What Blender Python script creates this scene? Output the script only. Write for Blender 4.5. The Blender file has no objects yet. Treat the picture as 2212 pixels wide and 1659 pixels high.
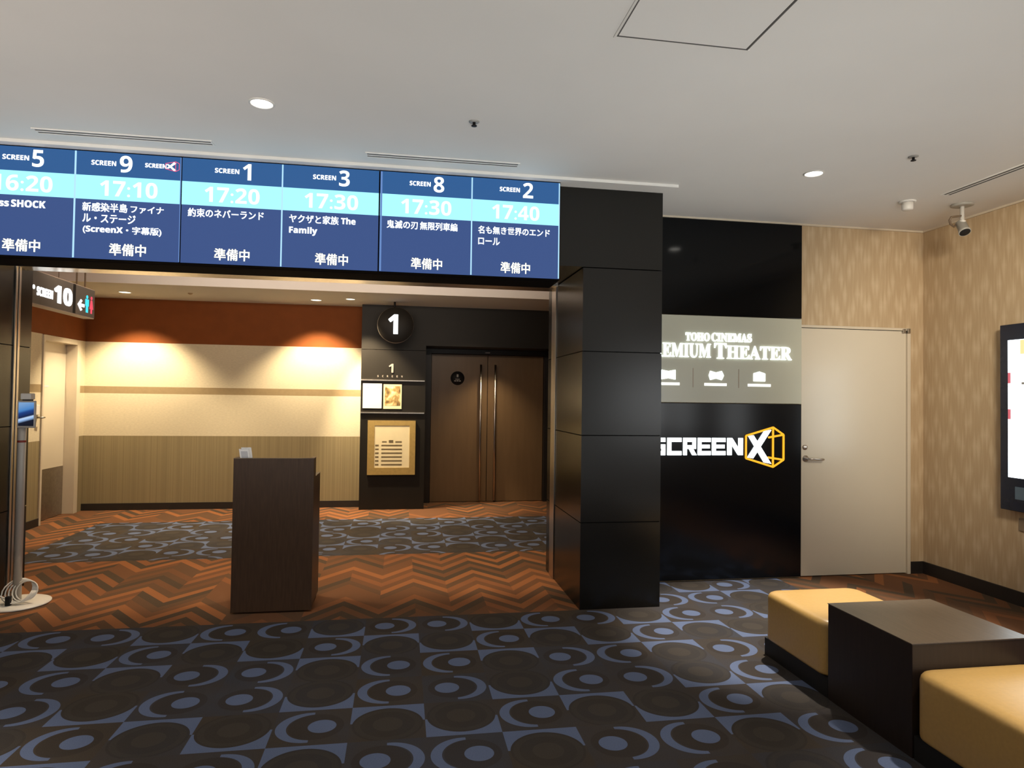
import bpy, bmesh, math, random
from mathutils import Vector, Matrix
random.seed(7)
SC = bpy.context.scene
COL = SC.collection
PI = math.pi

# ------------------------------------------------------------------ camera
F_PX, YAW, PITCH, ROLL = 1436.99, math.radians(9.4455), math.radians(1.25894), math.radians(0.76089)
fw = Vector((math.sin(YAW)*math.cos(PITCH), math.cos(YAW)*math.cos(PITCH), math.sin(PITCH)))
rt = Vector((math.cos(YAW), -math.sin(YAW), 0))
up = rt.cross(fw)
r2 = math.cos(ROLL)*rt + math.sin(ROLL)*up
u2 = -math.sin(ROLL)*rt + math.cos(ROLL)*up
cd = bpy.data.cameras.new('camera')
cd.sensor_fit = 'HORIZONTAL'; cd.sensor_width = 36.0; cd.lens = 36.0*F_PX/2212
cd.clip_start = 0.05
cam = bpy.data.objects.new('camera', cd); COL.objects.link(cam)
M3 = Matrix((r2, u2, -fw)).transposed()
cam.matrix_world = Matrix.Translation((0, 0, 1.5)) @ M3.to_4x4()
SC.camera = cam

# ------------------------------------------------------------------ view, world, lights
SC.view_settings.view_transform = 'Standard'
SC.view_settings.look = 'None'
SC.view_settings.gamma = 1.0
SC.view_settings.use_curve_mapping = False
SC.view_settings.exposure = 0.0
SC.cycles.use_denoising = True
SC.cycles.max_bounces = 10
SC.cycles.diffuse_bounces = 6

W = bpy.data.worlds.new('world'); SC.world = W; W.use_nodes = True
bg = W.node_tree.nodes['Background']
bg.inputs[0].default_value = (1.0, 0.93, 0.84, 1); bg.inputs[1].default_value = 0.06

WARM = (1.0, 0.80, 0.52)
NEUT = (1.0, 0.92, 0.80)

def spot(name, loc, power, color, angle, blend=0.5, aim=None, size=0.05, parent=None):
    l = bpy.data.lights.new(name, 'SPOT'); l.energy = power; l.color = color
    l.spot_size = math.radians(angle); l.spot_blend = blend; l.shadow_soft_size = size
    o = bpy.data.objects.new(name, l); COL.objects.link(o)
    loc = Vector(loc)
    d = (Vector(aim) - loc) if aim else Vector((0, 0, -1))
    o.rotation_euler = d.to_track_quat('-Z', 'Y').to_euler()
    if parent: o.parent = parent; o.location = loc - parent.location
    else: o.location = loc
    return o

def area(name, loc, rot, sx, sy, power, color, spread=180):
    l = bpy.data.lights.new(name, 'AREA'); l.shape = 'RECTANGLE'; l.size = sx; l.size_y = sy
    l.energy = power; l.color = color; l.spread = math.radians(spread)
    o = bpy.data.objects.new(name, l); COL.objects.link(o)
    o.location = loc; o.rotation_euler = rot
    return o

# added unseen fill lights: upward panels for the ceiling, spots from above
area('ceiling_fill_light', (-0.5, -2.0, 0.42), (math.radians(180), 0, 0), 6.0, 2.0, 150, (1.0, 0.92, 0.80))
area('ceiling_fill_light', (-2.4, -0.3, 0.42), (math.radians(122), 0, 0), 3.4, 0.8, 21, (1.0, 0.93, 0.86), 56)
area('ceiling_fill_light', (1.5, -0.3, 0.42), (math.radians(122), 0, 0), 3.4, 0.8, 14.5, (0.95, 1.0, 1.0), 56)
for i, (x, y, p) in enumerate(((2.9, 2.1, 330), (-2.3, 2.3, 260))):
    spot('lobby_fill_spot', (x, y, 3.02), p, NEUT, 52, 0.8)  # added spots without fittings, brighten the near ottoman and the left floor
spot('wall_fill_spot', (2.7, 1.5, 3.02), 860, (1.0, 0.89, 0.72), 54, 1.0, (4.6, 4.7, 2.0), 0.35)  # added spot out of view, brightens the right wall and its door
# the row of bright poster displays that continues along the right wall behind the viewer
for y, p in ((2.0, 6), (0.3, 8), (-1.4, 36), (-3.1, 36)):
    area('wall_display_light', (4.50, y, 1.48), (0, math.radians(90), 0), 1.03, 0.70, p, (0.94, 0.98, 1.0))
# corridor lamps above the portal, hidden by the display boards
for i, (x, y, p) in enumerate(((-2.0, 5.95, 190), (0.2, 5.9, 230), (2.0, 6.4, 30), (-3.2, 7.2, 25))):
    spot('corridor_lamp_light', (x, y, 3.02), p, (1.0, 0.78, 0.52), 104, 0.9)
area('corridor_fill_light', (-0.8, 5.95, 2.75), (math.radians(100), 0, 0), 3.8, 0.12, 30, (1.0, 0.80, 0.62))  # added area light, no real cove: brightens the fascia and back wall

# ------------------------------------------------------------------ materials
def lin(c):
    return tuple(((v/255)/12.92 if v/255 <= 0.04045 else ((v/255+0.055)/1.055)**2.4) for v in c)

def mat(name, col, rough=0.6, metal=0.0, spec=0.5, var=0.0, vscale=8.0, stretch=(1, 1, 1), bump=0.0, coat=0.0):
    m = bpy.data.materials.new(name); m.use_nodes = True
    nt = m.node_tree; b = nt.nodes['Principled BSDF']
    b.inputs['Base Color'].default_value = (*col, 1)
    b.inputs['Roughness'].default_value = rough
    b.inputs['Metallic'].default_value = metal
    b.inputs['Specular IOR Level'].default_value = spec
    if coat: b.inputs['Coat Weight'].default_value = coat; b.inputs['Coat Roughness'].default_value = 0.08
    if var or bump:
        tc = nt.nodes.new('ShaderNodeNewGeometry')
        mp = nt.nodes.new('ShaderNodeMapping'); mp.inputs['Scale'].default_value = stretch
        nz = nt.nodes.new('ShaderNodeTexNoise'); nz.inputs['Scale'].default_value = vscale; nz.inputs['Detail'].default_value = 3
        nt.links.new(tc.outputs['Position'], mp.inputs[0]); nt.links.new(mp.outputs[0], nz.inputs['Vector'])
        if var:
            rp = nt.nodes.new('ShaderNodeValToRGB')
            rp.color_ramp.elements[0].position = 0.3; rp.color_ramp.elements[1].position = 0.7
            rp.color_ramp.elements[0].color = (*[c*(1-var) for c in col], 1)
            rp.color_ramp.elements[1].color = (*[min(1, c*(1+var)) for c in col], 1)
            nt.links.new(nz.outputs[0], rp.inputs[0]); nt.links.new(rp.outputs[0], b.inputs['Base Color'])
        if bump:
            bp = nt.nodes.new('ShaderNodeBump'); bp.inputs['Strength'].default_value = bump; bp.inputs['Distance'].default_value = 0.004
            nt.links.new(nz.outputs[0], bp.inputs['Height']); nt.links.new(bp.outputs[0], b.inputs['Normal'])
    return m

def emis(name, srgb, strength=1.0, rough=0.3):
    m = bpy.data.materials.new(name); m.use_nodes = True
    b = m.node_tree.nodes['Principled BSDF']
    c = lin(srgb)
    b.inputs['Base Color'].default_value = (0.01, 0.01, 0.012, 1)
    b.inputs['Roughness'].default_value = rough
    b.inputs['Specular IOR Level'].default_value = 0.2
    b.inputs['Emission Color'].default_value = (*c, 1)
    b.inputs['Emission Strength'].default_value = strength
    return m

class N:
    """small helper that chains math nodes"""
    def __init__(s, nt): s.nt = nt
    def m(s, op, a, b=None, c=None):
        n = s.nt.nodes.new('ShaderNodeMath'); n.operation = op
        for i, v in enumerate((a, b, c)):
            if v is None: continue
            if isinstance(v, (int, float)): n.inputs[i].default_value = v
            else: s.nt.links.new(v, n.inputs[i])
        return n.outputs[0]
    def add(s, a, b): return s.m('ADD', a, b)
    def sub(s, a, b): return s.m('SUBTRACT', a, b)
    def mul(s, a, b): return s.m('MULTIPLY', a, b)
    def lt(s, a, b): return s.m('LESS_THAN', a, b)
    def gt(s, a, b): return s.m('GREATER_THAN', a, b)
    def inv(s, a): return s.m('SUBTRACT', 1.0, a)
    def dist(s, u, v, cu, cv):
        du, dv = s.sub(u, cu), s.sub(v, cv)
        return s.m('SQRT', s.add(s.mul(du, du), s.mul(dv, dv)))
    def mix(s, f, a, b):
        n = s.nt.nodes.new('ShaderNodeMix'); n.data_type = 'RGBA'
        s.nt.links.new(f, n.inputs[0]) if not isinstance(f, (int, float)) else setattr(n.inputs[0], 'default_value', f)
        for i, v in ((6, a), (7, b)):
            if isinstance(v, tuple): n.inputs[i].default_value = (*v, 1)
            else: s.nt.links.new(v, n.inputs[i])
        return n.outputs[2]
    def scale(s, col, f):
        n = s.nt.nodes.new('ShaderNodeMix'); n.data_type = 'RGBA'; n.blend_type = 'MULTIPLY'; n.inputs[0].default_value = 1
        s.nt.links.new(col, n.inputs[6])
        cb = s.nt.nodes.new('ShaderNodeCombineColor')
        for i in range(3): s.nt.links.new(f, cb.inputs[i])
        s.nt.links.new(cb.outputs[0], n.inputs[7])
        return n.outputs[2]

CELLX, CELLY, CX0, CY0 = 0.34, 0.328, -0.205, 4.63

def carpet_material():
    m = bpy.data.materials.new('patterned_carpet'); m.use_nodes = True
    nt = m.node_tree; b = nt.nodes['Principled BSDF']; n = N(nt)
    b.inputs['Roughness'].default_value = 0.95; b.inputs['Specular IOR Level'].default_value = 0.1
    g = nt.nodes.new('ShaderNodeNewGeometry'); sp = nt.nodes.new('ShaderNodeSeparateXYZ')
    nt.links.new(g.outputs['Position'], sp.inputs[0]); x, y = sp.outputs[0], sp.outputs[1]
    def attr(nm):
        a = nt.nodes.new('ShaderNodeAttribute'); a.attribute_type = 'GEOMETRY'; a.attribute_name = nm; return a.outputs['Fac']
    kind, tone = attr('kind'), attr('tone')
    u = n.m('FRACT', n.mul(n.sub(x, CX0), 1/CELLX))
    v = n.inv(n.m('FRACT', n.mul(n.sub(CY0, y), 1/CELLY)))
    isB, isU, isN = [n.m('COMPARE', kind, float(k), 0.1) for k in (1, 2, 3)]
    dotc = n.lt(kind, 1.5); brk = n.gt(kind, 1.5)
    uu = n.add(n.mul(isB, n.inv(u)), n.mul(n.inv(isB), u))
    vv = n.add(n.mul(isN, n.inv(v)), n.mul(n.inv(isN), v))
    arc = n.mul(n.mul(n.lt(n.dist(uu, v, 0.46, 0.5), 0.425), n.gt(n.dist(uu, v, 0.54, 0.5), 0.365)), n.lt(uu, 0.5))
    dot = n.lt(n.dist(uu, v, 0.635, 0.5), 0.185)
    dring = n.mul(dotc, n.lt(n.dist(uu, v, 0.56, 0.5), 0.36))
    rim = n.dist(uu, vv, 0.5, 0.56)
    bracket = n.mul(n.mul(n.lt(vv, 0.5), n.gt(rim, 0.475)), brk)
    disc = n.mul(brk, n.lt(rim, 0.475))
    halo = n.mul(brk, n.mul(n.lt(rim, 0.44), n.gt(rim, 0.36)))
    core = n.mul(brk, n.lt(n.dist(uu, vv, 0.5, 0.56), 0.2))
    light = n.m('MAXIMUM', n.mul(dotc, n.m('MAXIMUM', arc, dot)), bracket)
    nz = nt.nodes.new('ShaderNodeTexNoise'); nz.inputs['Scale'].default_value = 3.0
    nt.links.new(g.outputs['Position'], nz.inputs['Vector'])
    f = n.m('SMOOTH_MIN', 1.0, n.m('MAXIMUM', 0.0, n.add(n.mul(tone, 0.7), n.mul(n.sub(nz.outputs[0], 0.5), 1.4))), 0.1)
    BROWN, NAVY, LIGHT = (0.060, 0.047, 0.036), (0.049, 0.052, 0.066), (0.116, 0.146, 0.240)
    base = n.mix(f, BROWN, NAVY)
    base = n.mix(n.mul(dring, 0.55), base, (0.040, 0.032, 0.027))
    base = n.mix(n.mul(disc, 0.6), base, (0.040, 0.035, 0.031))
    base = n.mix(n.mul(halo, 0.35), base, (0.066, 0.056, 0.047))
    base = n.mix(n.mul(core, 0.5), base, (0.070, 0.058, 0.047))
    circ = n.mix(light, base, LIGHT)
    # chevron of woven planks
    HX, SL, PW = 0.255, 1.3, 0.112
    xs = n.mul(n.sub(x, 0.125), 1/HX)
    mi = n.m('FLOOR', xs); t = n.m('FRACT', xs)
    par = n.sub(mi, n.mul(2.0, n.m('FLOOR', n.mul(mi, 0.5))))
    tri = n.add(n.mul(par, n.inv(t)), n.mul(n.inv(par), t))
    st = n.mul(n.add(y, n.mul(tri, HX*SL)), 1/PW)
    si = n.m('FLOOR', st)
    wn = nt.nodes.new('ShaderNodeTexWhiteNoise'); wn.noise_dimensions = '2D'
    cb = nt.nodes.new('ShaderNodeCombineXYZ')
    nt.links.new(si, cb.inputs[0]); nt.links.new(n.m('FLOOR', n.mul(n.add(mi, n.m('MULTIPLY', n.m('FLOOR', n.mul(si, 0.5)), 0.37)), 0.43)), cb.inputs[1])
    nt.links.new(cb.outputs[0], wn.inputs['Vector'])
    alt = n.sub(si, n.mul(2.0, n.m('FLOOR', n.mul(si, 0.5))))
    val = n.add(n.mul(wn.outputs['Value'], 0.62), n.mul(alt, 0.38))
    rp = nt.nodes.new('ShaderNodeValToRGB'); rp.color_ramp.interpolation = 'CONSTANT'
    cols = [(0.0, (0.080, 0.054, 0.035)), (0.22, (0.118, 0.064, 0.036)), (0.42, (0.155, 0.072, 0.036)), (0.62, (0.225, 0.092, 0.040)), (0.8, (0.275, 0.110, 0.044))]
    el = rp.color_ramp.elements
    while len(el) < len(cols): el.new(0.5)
    for e, (p, c) in zip(el, cols): e.position = p; e.color = (*c, 1)
    nt.links.new(val, rp.inputs[0])
    chev = rp.outputs[0]
    # where the chevron border runs
    inner = n.mul(n.gt(y, 4.63), n.m('MAXIMUM', n.lt(x, 1.6), n.gt(y, 5.35)))
    blue_in = n.mul(n.mul(n.gt(y, 6.48), n.lt(y, 8.38)), n.gt(x, -3.40))
    chz = n.m('MAXIMUM', n.mul(inner, n.inv(blue_in)), n.mul(n.gt(x, 3.18), n.lt(y, 5.3)))
    col = n.mix(chz, circ, chev)
    pile = nt.nodes.new('ShaderNodeTexNoise'); pile.inputs['Scale'].default_value = 260; pile.inputs['Detail'].default_value = 2
    nt.links.new(g.outputs['Position'], pile.inputs['Vector'])
    big = nt.nodes.new('ShaderNodeTexNoise'); big.inputs['Scale'].default_value = 1.1
    nt.links.new(g.outputs['Position'], big.inputs['Vector'])
    col = n.scale(col, n.mul(n.add(0.7, n.mul(pile.outputs[0], 0.6)), n.add(0.75, n.mul(big.outputs[0], 0.5))))
    nt.links.new(col, b.inputs['Base Color'])
    bp = nt.nodes.new('ShaderNodeBump'); bp.inputs['Strength'].default_value = 0.35; bp.inputs['Distance'].default_value = 0.004
    nt.links.new(pile.outputs[0], bp.inputs['Height']); nt.links.new(bp.outputs[0], b.inputs['Normal'])
    return m

def wallpaper_material():
    m = bpy.data.materials.new('streaked_wallpaper'); m.use_nodes = True
    nt = m.node_tree; b = nt.nodes['Principled BSDF']; n = N(nt)
    b.inputs['Roughness'].default_value = 0.7; b.inputs['Specular IOR Level'].default_value = 0.25
    g = nt.nodes.new('ShaderNodeNewGeometry'); sp = nt.nodes.new('ShaderNodeSeparateXYZ')
    nt.links.new(g.outputs['Position'], sp.inputs[0])
    h = n.add(sp.outputs[0], sp.outputs[1]); z = sp.outputs[2]
    # staggered lens shaped streaks
    def streak(off):
        hh = n.add(n.mul(h, 1/0.078), off); ci = n.m('FLOOR', hh); cf = n.m('ABSOLUTE', n.sub(n.m('FRACT', hh), 0.5))
        wz = nt.nodes.new('ShaderNodeTexWhiteNoise'); wz.noise_dimensions = '1D'; nt.links.new(n.add(ci, off*13.7), wz.inputs['W'])
        zz = n.m('ABSOLUTE', n.sub(n.m('FRACT', n.add(n.mul(z, 1/0.40), n.add(n.mul(ci, 0.5), n.mul(wz.outputs[0], 0.42)))), 0.5))
        return n.m('MAXIMUM', 0.0, n.inv(n.add(n.mul(cf, 2.6), n.mul(zz, 2.6))))
    s1, s2 = streak(0.0), streak(0.5)
    mp = nt.nodes.new('ShaderNodeMapping'); mp.inputs['Scale'].default_value = (70, 70, 5)
    nz = nt.nodes.new('ShaderNodeTexNoise'); nz.inputs['Scale'].default_value = 1.0; nz.inputs['Detail'].default_value = 3
    nt.links.new(g.outputs['Position'], mp.inputs[0]); nt.links.new(mp.outputs[0], nz.inputs['Vector'])
    f = n.add(n.mul(n.add(s1, s2), 0.75), n.mul(n.sub(nz.outputs[0], 0.42), 1.1))
    f = n.m('MINIMUM', 1.0, n.m('MAXIMUM', 0.0, f))
    nt.links.new(n.mix(f, (0.46, 0.335, 0.20), (0.60, 0.47, 0.31)), b.inputs['Base Color'])
    return m

def ribbed(name, col, var=0.22, per=0.018):
    m = mat(name, col, 0.7, spec=0.25); nt = m.node_tree; b = nt.nodes['Principled BSDF']; n = N(nt)
    g = nt.nodes.new('ShaderNodeNewGeometry'); sp = nt.nodes.new('ShaderNodeSeparateXYZ')
    nt.links.new(g.outputs['Position'], sp.inputs[0])
    h = n.add(sp.outputs[0], sp.outputs[1])
    w = nt.nodes.new('ShaderNodeTexWhiteNoise'); w.noise_dimensions = '1D'
    nt.links.new(n.m('FLOOR', n.mul(h, 1/per)), w.inputs['W'])
    nt.links.new(n.mix(w.outputs[0], tuple(c*(1-var) for c in col), tuple(c*(1+var) for c in col)), b.inputs['Base Color'])
    return m

M = {}
M['carpet'] = carpet_material()
M['paper'] = wallpaper_material()
M['ceil'] = mat('ceiling_paint', (0.75, 0.725, 0.685), 0.75, spec=0.2, var=0.02, vscale=1.5)
M['ceil_warm'] = mat('corridor_ceiling_paint', (0.62, 0.60, 0.53), 0.8, spec=0.2, var=0.02, vscale=1.5)
M['fascia'] = mat('fascia_paint', (0.86, 0.80, 0.74), 0.7, spec=0.2, var=0.02, vscale=2)
M['clad'] = mat('dark_bronze_cladding', (0.0085, 0.0075, 0.006), 0.25, spec=0.38, var=0.10, vscale=3)
M['gap'] = mat('shadow_gap_black', (0.006, 0.006, 0.006), 0.8, spec=0.1, var=0.1)
M['steel'] = mat('brushed_steel', (0.62, 0.57, 0.52), 0.28, metal=1.0, var=0.12, vscale=40, stretch=(1, 1, 0.05))
M['steel_dull'] = mat('dull_steel', (0.40, 0.37, 0.33), 0.4, metal=1.0, var=0.1, vscale=30)
M['black_gloss'] = mat('black_mirror_panel', (0.003, 0.0036, 0.0045), 0.09, spec=0.2, var=0.1, vscale=2)
M['black_glass'] = mat('black_gloss_panel', (0.003, 0.004, 0.006), 0.16, spec=0.35, var=0.1, vscale=2)
M['greige_glass'] = mat('greige_satin_panel', (0.52, 0.52, 0.42), 0.22, spec=0.5, var=0.03, vscale=2)
M['door'] = mat('cream_door_paint', (0.64, 0.57, 0.45), 0.28, spec=0.7, var=0.02, vscale=2)
M['frame_cream'] = mat('cream_frame_paint', (0.62, 0.54, 0.42), 0.4, spec=0.4, var=0.02)
M['orange'] = mat('rust_orange_wall', (0.21, 0.060, 0.0135), 0.75, spec=0.2, var=0.06, vscale=6)
M['cream'] = mat('cream_linen_wall', (0.66, 0.58, 0.42), 0.8, spec=0.15, var=0.06, vscale=30, stretch=(1, 1, 3))
M['tan'] = mat('tan_stripe', (0.33, 0.245, 0.135), 0.7, spec=0.2, var=0.05, vscale=20)
M['olive'] = ribbed('olive_ribbed_wainscot', (0.275, 0.22, 0.122), 0.10, 0.011)
M['base'] = mat('dark_baseboard', (0.018, 0.014, 0.012), 0.5, var=0.1)
M['theater'] = mat('black_theater_cladding', (0.014, 0.0115, 0.0085), 0.5, spec=0.3, var=0.1, vscale=3)
M['bronze_door'] = mat('bronze_door_skin', (0.165, 0.102, 0.052), 0.38, spec=0.5, var=0.06, vscale=20, stretch=(1, 1, 0.1))
M['dark_frame'] = mat('dark_door_frame', (0.016, 0.012, 0.010), 0.45, var=0.1)
M['wood_dark'] = mat('dark_walnut_laminate', (0.066, 0.036, 0.021), 0.42, spec=0.4, var=0.16, vscale=14, stretch=(6, 6, 0.5))
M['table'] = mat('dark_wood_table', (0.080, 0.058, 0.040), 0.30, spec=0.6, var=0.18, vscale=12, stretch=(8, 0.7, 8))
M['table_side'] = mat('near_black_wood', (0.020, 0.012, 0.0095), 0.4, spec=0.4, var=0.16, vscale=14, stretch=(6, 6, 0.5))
M['leather'] = mat('mustard_leather', (0.52, 0.315, 0.098), 0.36, spec=0.7, var=0.04, vscale=60, bump=0.08)
M['black'] = mat('matte_black', (0.010, 0.009, 0.009), 0.6, spec=0.3, var=0.1)
M['casing'] = mat('black_felt_casing', (0.0035, 0.003, 0.003), 0.9, spec=0.05, var=0.1)
M['bezel'] = mat('black_bezel', (0.008, 0.008, 0.009), 0.35, spec=0.4, var=0.1)
M['bezel_blue'] = mat('navy_black_bezel', (0.010, 0.014, 0.030), 0.25, spec=0.5, var=0.1)
M['white'] = mat('white_plastic', (0.72, 0.69, 0.64), 0.4, var=0.03)
M['grey'] = mat('grey_plastic', (0.30, 0.29, 0.27), 0.45, var=0.05)
M['silver'] = mat('silver_paint', (0.52, 0.49, 0.45), 0.40, metal=0.15, var=0.05)
M['red'] = mat('dark_red_band', (0.25, 0.03, 0.02), 0.5, var=0.1)
M['papersheet'] = mat('white_sheet', (0.86, 0.86, 0.86), 0.6, var=0.02)
M['gold'] = mat('gold_frame', (0.55, 0.38, 0.13), 0.4, metal=0.35, var=0.08, vscale=30)
M['cream_sheet'] = mat('cream_printed_sheet', (0.90, 0.78, 0.50), 0.6, var=0.03)
M['ink'] = mat('grey_brown_ink', (0.16, 0.12, 0.06), 0.7, var=0.1)
M['ink_light'] = mat('pale_grey_ink', (0.55, 0.56, 0.60), 0.7, var=0.05)
M['plaque'] = mat('satin_metal_digit', (0.60, 0.53, 0.45), 0.35, metal=0.5, var=0.08)
M['sign_body'] = mat('grey_brown_sign_face', (0.15, 0.135, 0.12), 0.35, spec=0.5, var=0.06)
M['sign_side'] = mat('sign_edge_metal', (0.60, 0.50, 0.42), 0.45, var=0.06)
M['rod'] = mat('brown_rod', (0.16, 0.11, 0.07), 0.45, var=0.1)
M['line_dark'] = mat('dark_joint_line', (0.10, 0.095, 0.09), 0.8, spec=0.1, var=0.1)
M['cam_body'] = mat('camera_grey', (0.36, 0.34, 0.30), 0.4, var=0.05)
M['tanpatch'] = mat('tan_wall_patch', (0.24, 0.18, 0.12), 0.6, var=0.08)
# things that give off light
M['e_top'] = emis('screen_blue', (44, 92, 148)); M['e_low'] = emis('screen_indigo', (57, 82, 136))
M['e_band'] = emis('screen_sky_band', (160, 236, 255), 1.25); M['e_div'] = emis('screen_divider', (178, 226, 255), 1.1)
M['e_divdim'] = emis('screen_divider_dim', (104, 140, 200))
M['e_white'] = emis('screen_white', (246, 252, 255), 1.6); M['e_time'] = emis('screen_time_white', (255, 255, 255), 1.35)
M['e_stat'] = emis('screen_pale_yellow', (255, 252, 222), 1.5); M['e_pink'] = emis('screen_pink', (232, 90, 130), 1.1)
M['e_letter'] = emis('sign_letter_white', (246, 255, 255), 3.2); M['e_letter_soft'] = emis('sign_letter_soft_white', (255, 255, 248), 1.5)
M['e_sep'] = mat('thin_separator', (0.40, 0.33, 0.25), 0.4, var=0.05)
M['e_cube'] = emis('cube_orange_tube', (255, 176, 40), 1.35)
M['e_lamp'] = emis('lamp_lens', (255, 250, 238), 12.0); M['e_lampw'] = emis('warm_lamp_lens', (255, 246, 214), 3.5)
M['e_guide'] = emis('guide_white', (250, 255, 255), 2.6); M['e_cyan'] = emis('guide_cyan', (70, 232, 255), 1.1); M['e_rose'] = emis('guide_red', (246, 84, 104), 1.05)
M['e_sign'] = emis('kiosk_white', (240, 252, 255), 3.2); M['e_or'] = emis('kiosk_orange', (255, 214, 150), 1.3); M['e_rd'] = emis('kiosk_red', (225, 110, 120), 1.0)
M['e_one'] = emis('door_number_white', (244, 252, 255), 2.6)
M['kiosk_logo'] = mat('kiosk_badge', (0.10, 0.15, 0.20), 0.3, var=0.1)

def picture_material():
    m = bpy.data.materials.new('golden_picture'); m.use_nodes = True
    nt = m.node_tree; b = nt.nodes['Principled BSDF']; b.inputs['Roughness'].default_value = 0.45
    g = nt.nodes.new('ShaderNodeNewGeometry'); nz = nt.nodes.new('ShaderNodeTexNoise')
    nz.inputs['Scale'].default_value = 11; nz.inputs['Detail'].default_value = 4; nz.inputs['Distortion'].default_value = 0.8
    rp = nt.nodes.new('ShaderNodeValToRGB'); el = rp.color_ramp.elements
    for p, c in ((0.45, (0.50, 0.33, 0.12)), (0.55, (0.80, 0.62, 0.33))): e = el.new(p); e.color = (*c, 1)
    el[0].position = 0.3; el[0].color = (0.13, 0.08, 0.03, 1); el[-1].position = 0.68; el[-1].color = (0.93, 0.88, 0.72, 1)
    nt.links.new(g.outputs['Position'], nz.inputs['Vector']); nt.links.new(nz.outputs[0], rp.inputs[0]); nt.links.new(rp.outputs[0], b.inputs['Base Color'])
    return m
M['picture'] = picture_material()

def tablet_material():
    m = bpy.data.materials.new('tablet_picture'); m.use_nodes = True
    nt = m.node_tree; b = nt.nodes['Principled BSDF']; n = N(nt)
    b.inputs['Base Color'].default_value = (0.01, 0.01, 0.01, 1); b.inputs['Roughness'].default_value = 0.3
    g = nt.nodes.new('ShaderNodeNewGeometry'); sp = nt.nodes.new('ShaderNodeSeparateXYZ'); nt.links.new(g.outputs['Position'], sp.inputs[0])
    z = n.add(sp.outputs[2], n.mul(n.sub(sp.outputs[0], -2.6), -0.30))
    rp = nt.nodes.new('ShaderNodeValToRGB'); el = rp.color_ramp.elements
    pts = [(0.0, (8, 12, 26)), (0.20, (10, 18, 40)), (0.30, (150, 185, 230)), (0.37, (190, 215, 245)), (0.42, (8, 24, 62)), (0.62, (22, 62, 130)), (0.72, (70, 130, 195)), (1.0, (120, 160, 205))]
    while len(el) < len(pts): el.new(0.5)
    for e, (p, c) in zip(el, pts): e.position = p; e.color = (*lin(c), 1)
    nt.links.new(n.mul(n.sub(z, 1.26), 1/0.165), rp.inputs[0])
    nt.links.new(rp.outputs[0], b.inputs['Emission Color']); b.inputs['Emission Strength'].default_value = 1.0
    return m
M['tablet'] = tablet_material()

# ------------------------------------------------------------------ mesh helpers (all in world metres)
class MB:
    def __init__(s): s.bm = bmesh.new(); s.mi = 0
    def face(s, pts):
        vs = [s.bm.verts.new(p) for p in pts]
        f = s.bm.faces.new(vs); f.material_index = s.mi; return f
    def box(s, x0, x1, y0, y1, z0, z1, mi=None):
        if mi is not None: s.mi = mi
        v = [s.bm.verts.new((x, y, z)) for z in (z0, z1) for y in (y0, y1) for x in (x0, x1)]
        for q in ((0, 2, 3, 1), (4, 5, 7, 6), (0, 1, 5, 4), (2, 6, 7, 3), (0, 4, 6, 2), (1, 3, 7, 5)):
            f = s.bm.faces.new([v[i] for i in q]); f.material_index = s.mi
        return s
    def prism(s, poly, off):
        """poly: 3d points of one cap, off: extrusion vector"""
        off = Vector(off); a = [s.bm.verts.new(p) for p in poly]; b = [s.bm.verts.new(Vector(p)+off) for p in poly]
        n = len(a); fs = [s.bm.faces.new(a), s.bm.faces.new(b[::-1])]
        for i in range(n): fs.append(s.bm.faces.new((a[(i+1) % n], a[i], b[i], b[(i+1) % n])))
        for f in fs: f.material_index = s.mi
        return s
    def lathe(s, c, prof, axis='Z', seg=28, cap=True):
        """prof: (radius, distance along axis) pairs from c"""
        ax = {'X': (Vector((0, 1, 0)), Vector((0, 0, 1)), Vector((1, 0, 0))), 'Y': (Vector((1, 0, 0)), Vector((0, 0, 1)), Vector((0, 1, 0))),
              'Z': (Vector((1, 0, 0)), Vector((0, 1, 0)), Vector((0, 0, 1)))}[axis] if isinstance(axis, str) else axis
        c = Vector(c); rings = []
        for r, h in prof:
            rings.append([s.bm.verts.new(c + ax[2]*h + (ax[0]*math.cos(2*PI*i/seg) + ax[1]*math.sin(2*PI*i/seg))*max(r, 1e-5)) for i in range(seg)])
        for a, b in zip(rings, rings[1:]):
            for i in range(seg):
                f = s.bm.faces.new((a[i], a[(i+1) % seg], b[(i+1) % seg], b[i])); f.smooth = True; f.material_index = s.mi
        if cap:
            for r in (rings[0], rings[-1]):
                f = s.bm.faces.new(r); f.material_index = s.mi
        return s
    def tube(s, pts, r, seg=8):
        pts = [Vector(p) for p in pts]; rings = []
        d0 = (pts[1]-pts[0]).normalized(); ref = Vector((0, 0, 1)) if abs(d0.z) < 0.9 else Vector((1, 0, 0))
        a = d0.cross(ref).normalized()
        for i, p in enumerate(pts):
            d = (pts[min(i+1, len(pts)-1)] - pts[max(i-1, 0)]).normalized()
            a = (a - d*a.dot(d)).normalized(); b = d.cross(a)
            rings.append([s.bm.verts.new(p + (a*math.cos(2*PI*k/seg) + b*math.sin(2*PI*k/seg))*r) for k in range(seg)])
        for q, w in zip(rings, rings[1:]):
            for i in range(seg):
                f = s.bm.faces.new((q[i], q[(i+1) % seg], w[(i+1) % seg], w[i])); f.smooth = True; f.material_index = s.mi
        for q in (rings[0], rings[-1]): s.bm.faces.new(q).material_index = s.mi
        return s
    def loops(s, loops):
        rings = [[s.bm.verts.new(p) for p in L] for L in loops]; n = len(rings[0])
        for a, b in zip(rings, rings[1:]):
            for i in range(n):
                f = s.bm.faces.new((a[i], a[(i+1) % n], b[(i+1) % n], b[i])); f.smooth = True; f.material_index = s.mi
        for r in (rings[0], rings[-1]): f = s.bm.faces.new(r); f.smooth = True
        return s

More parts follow.
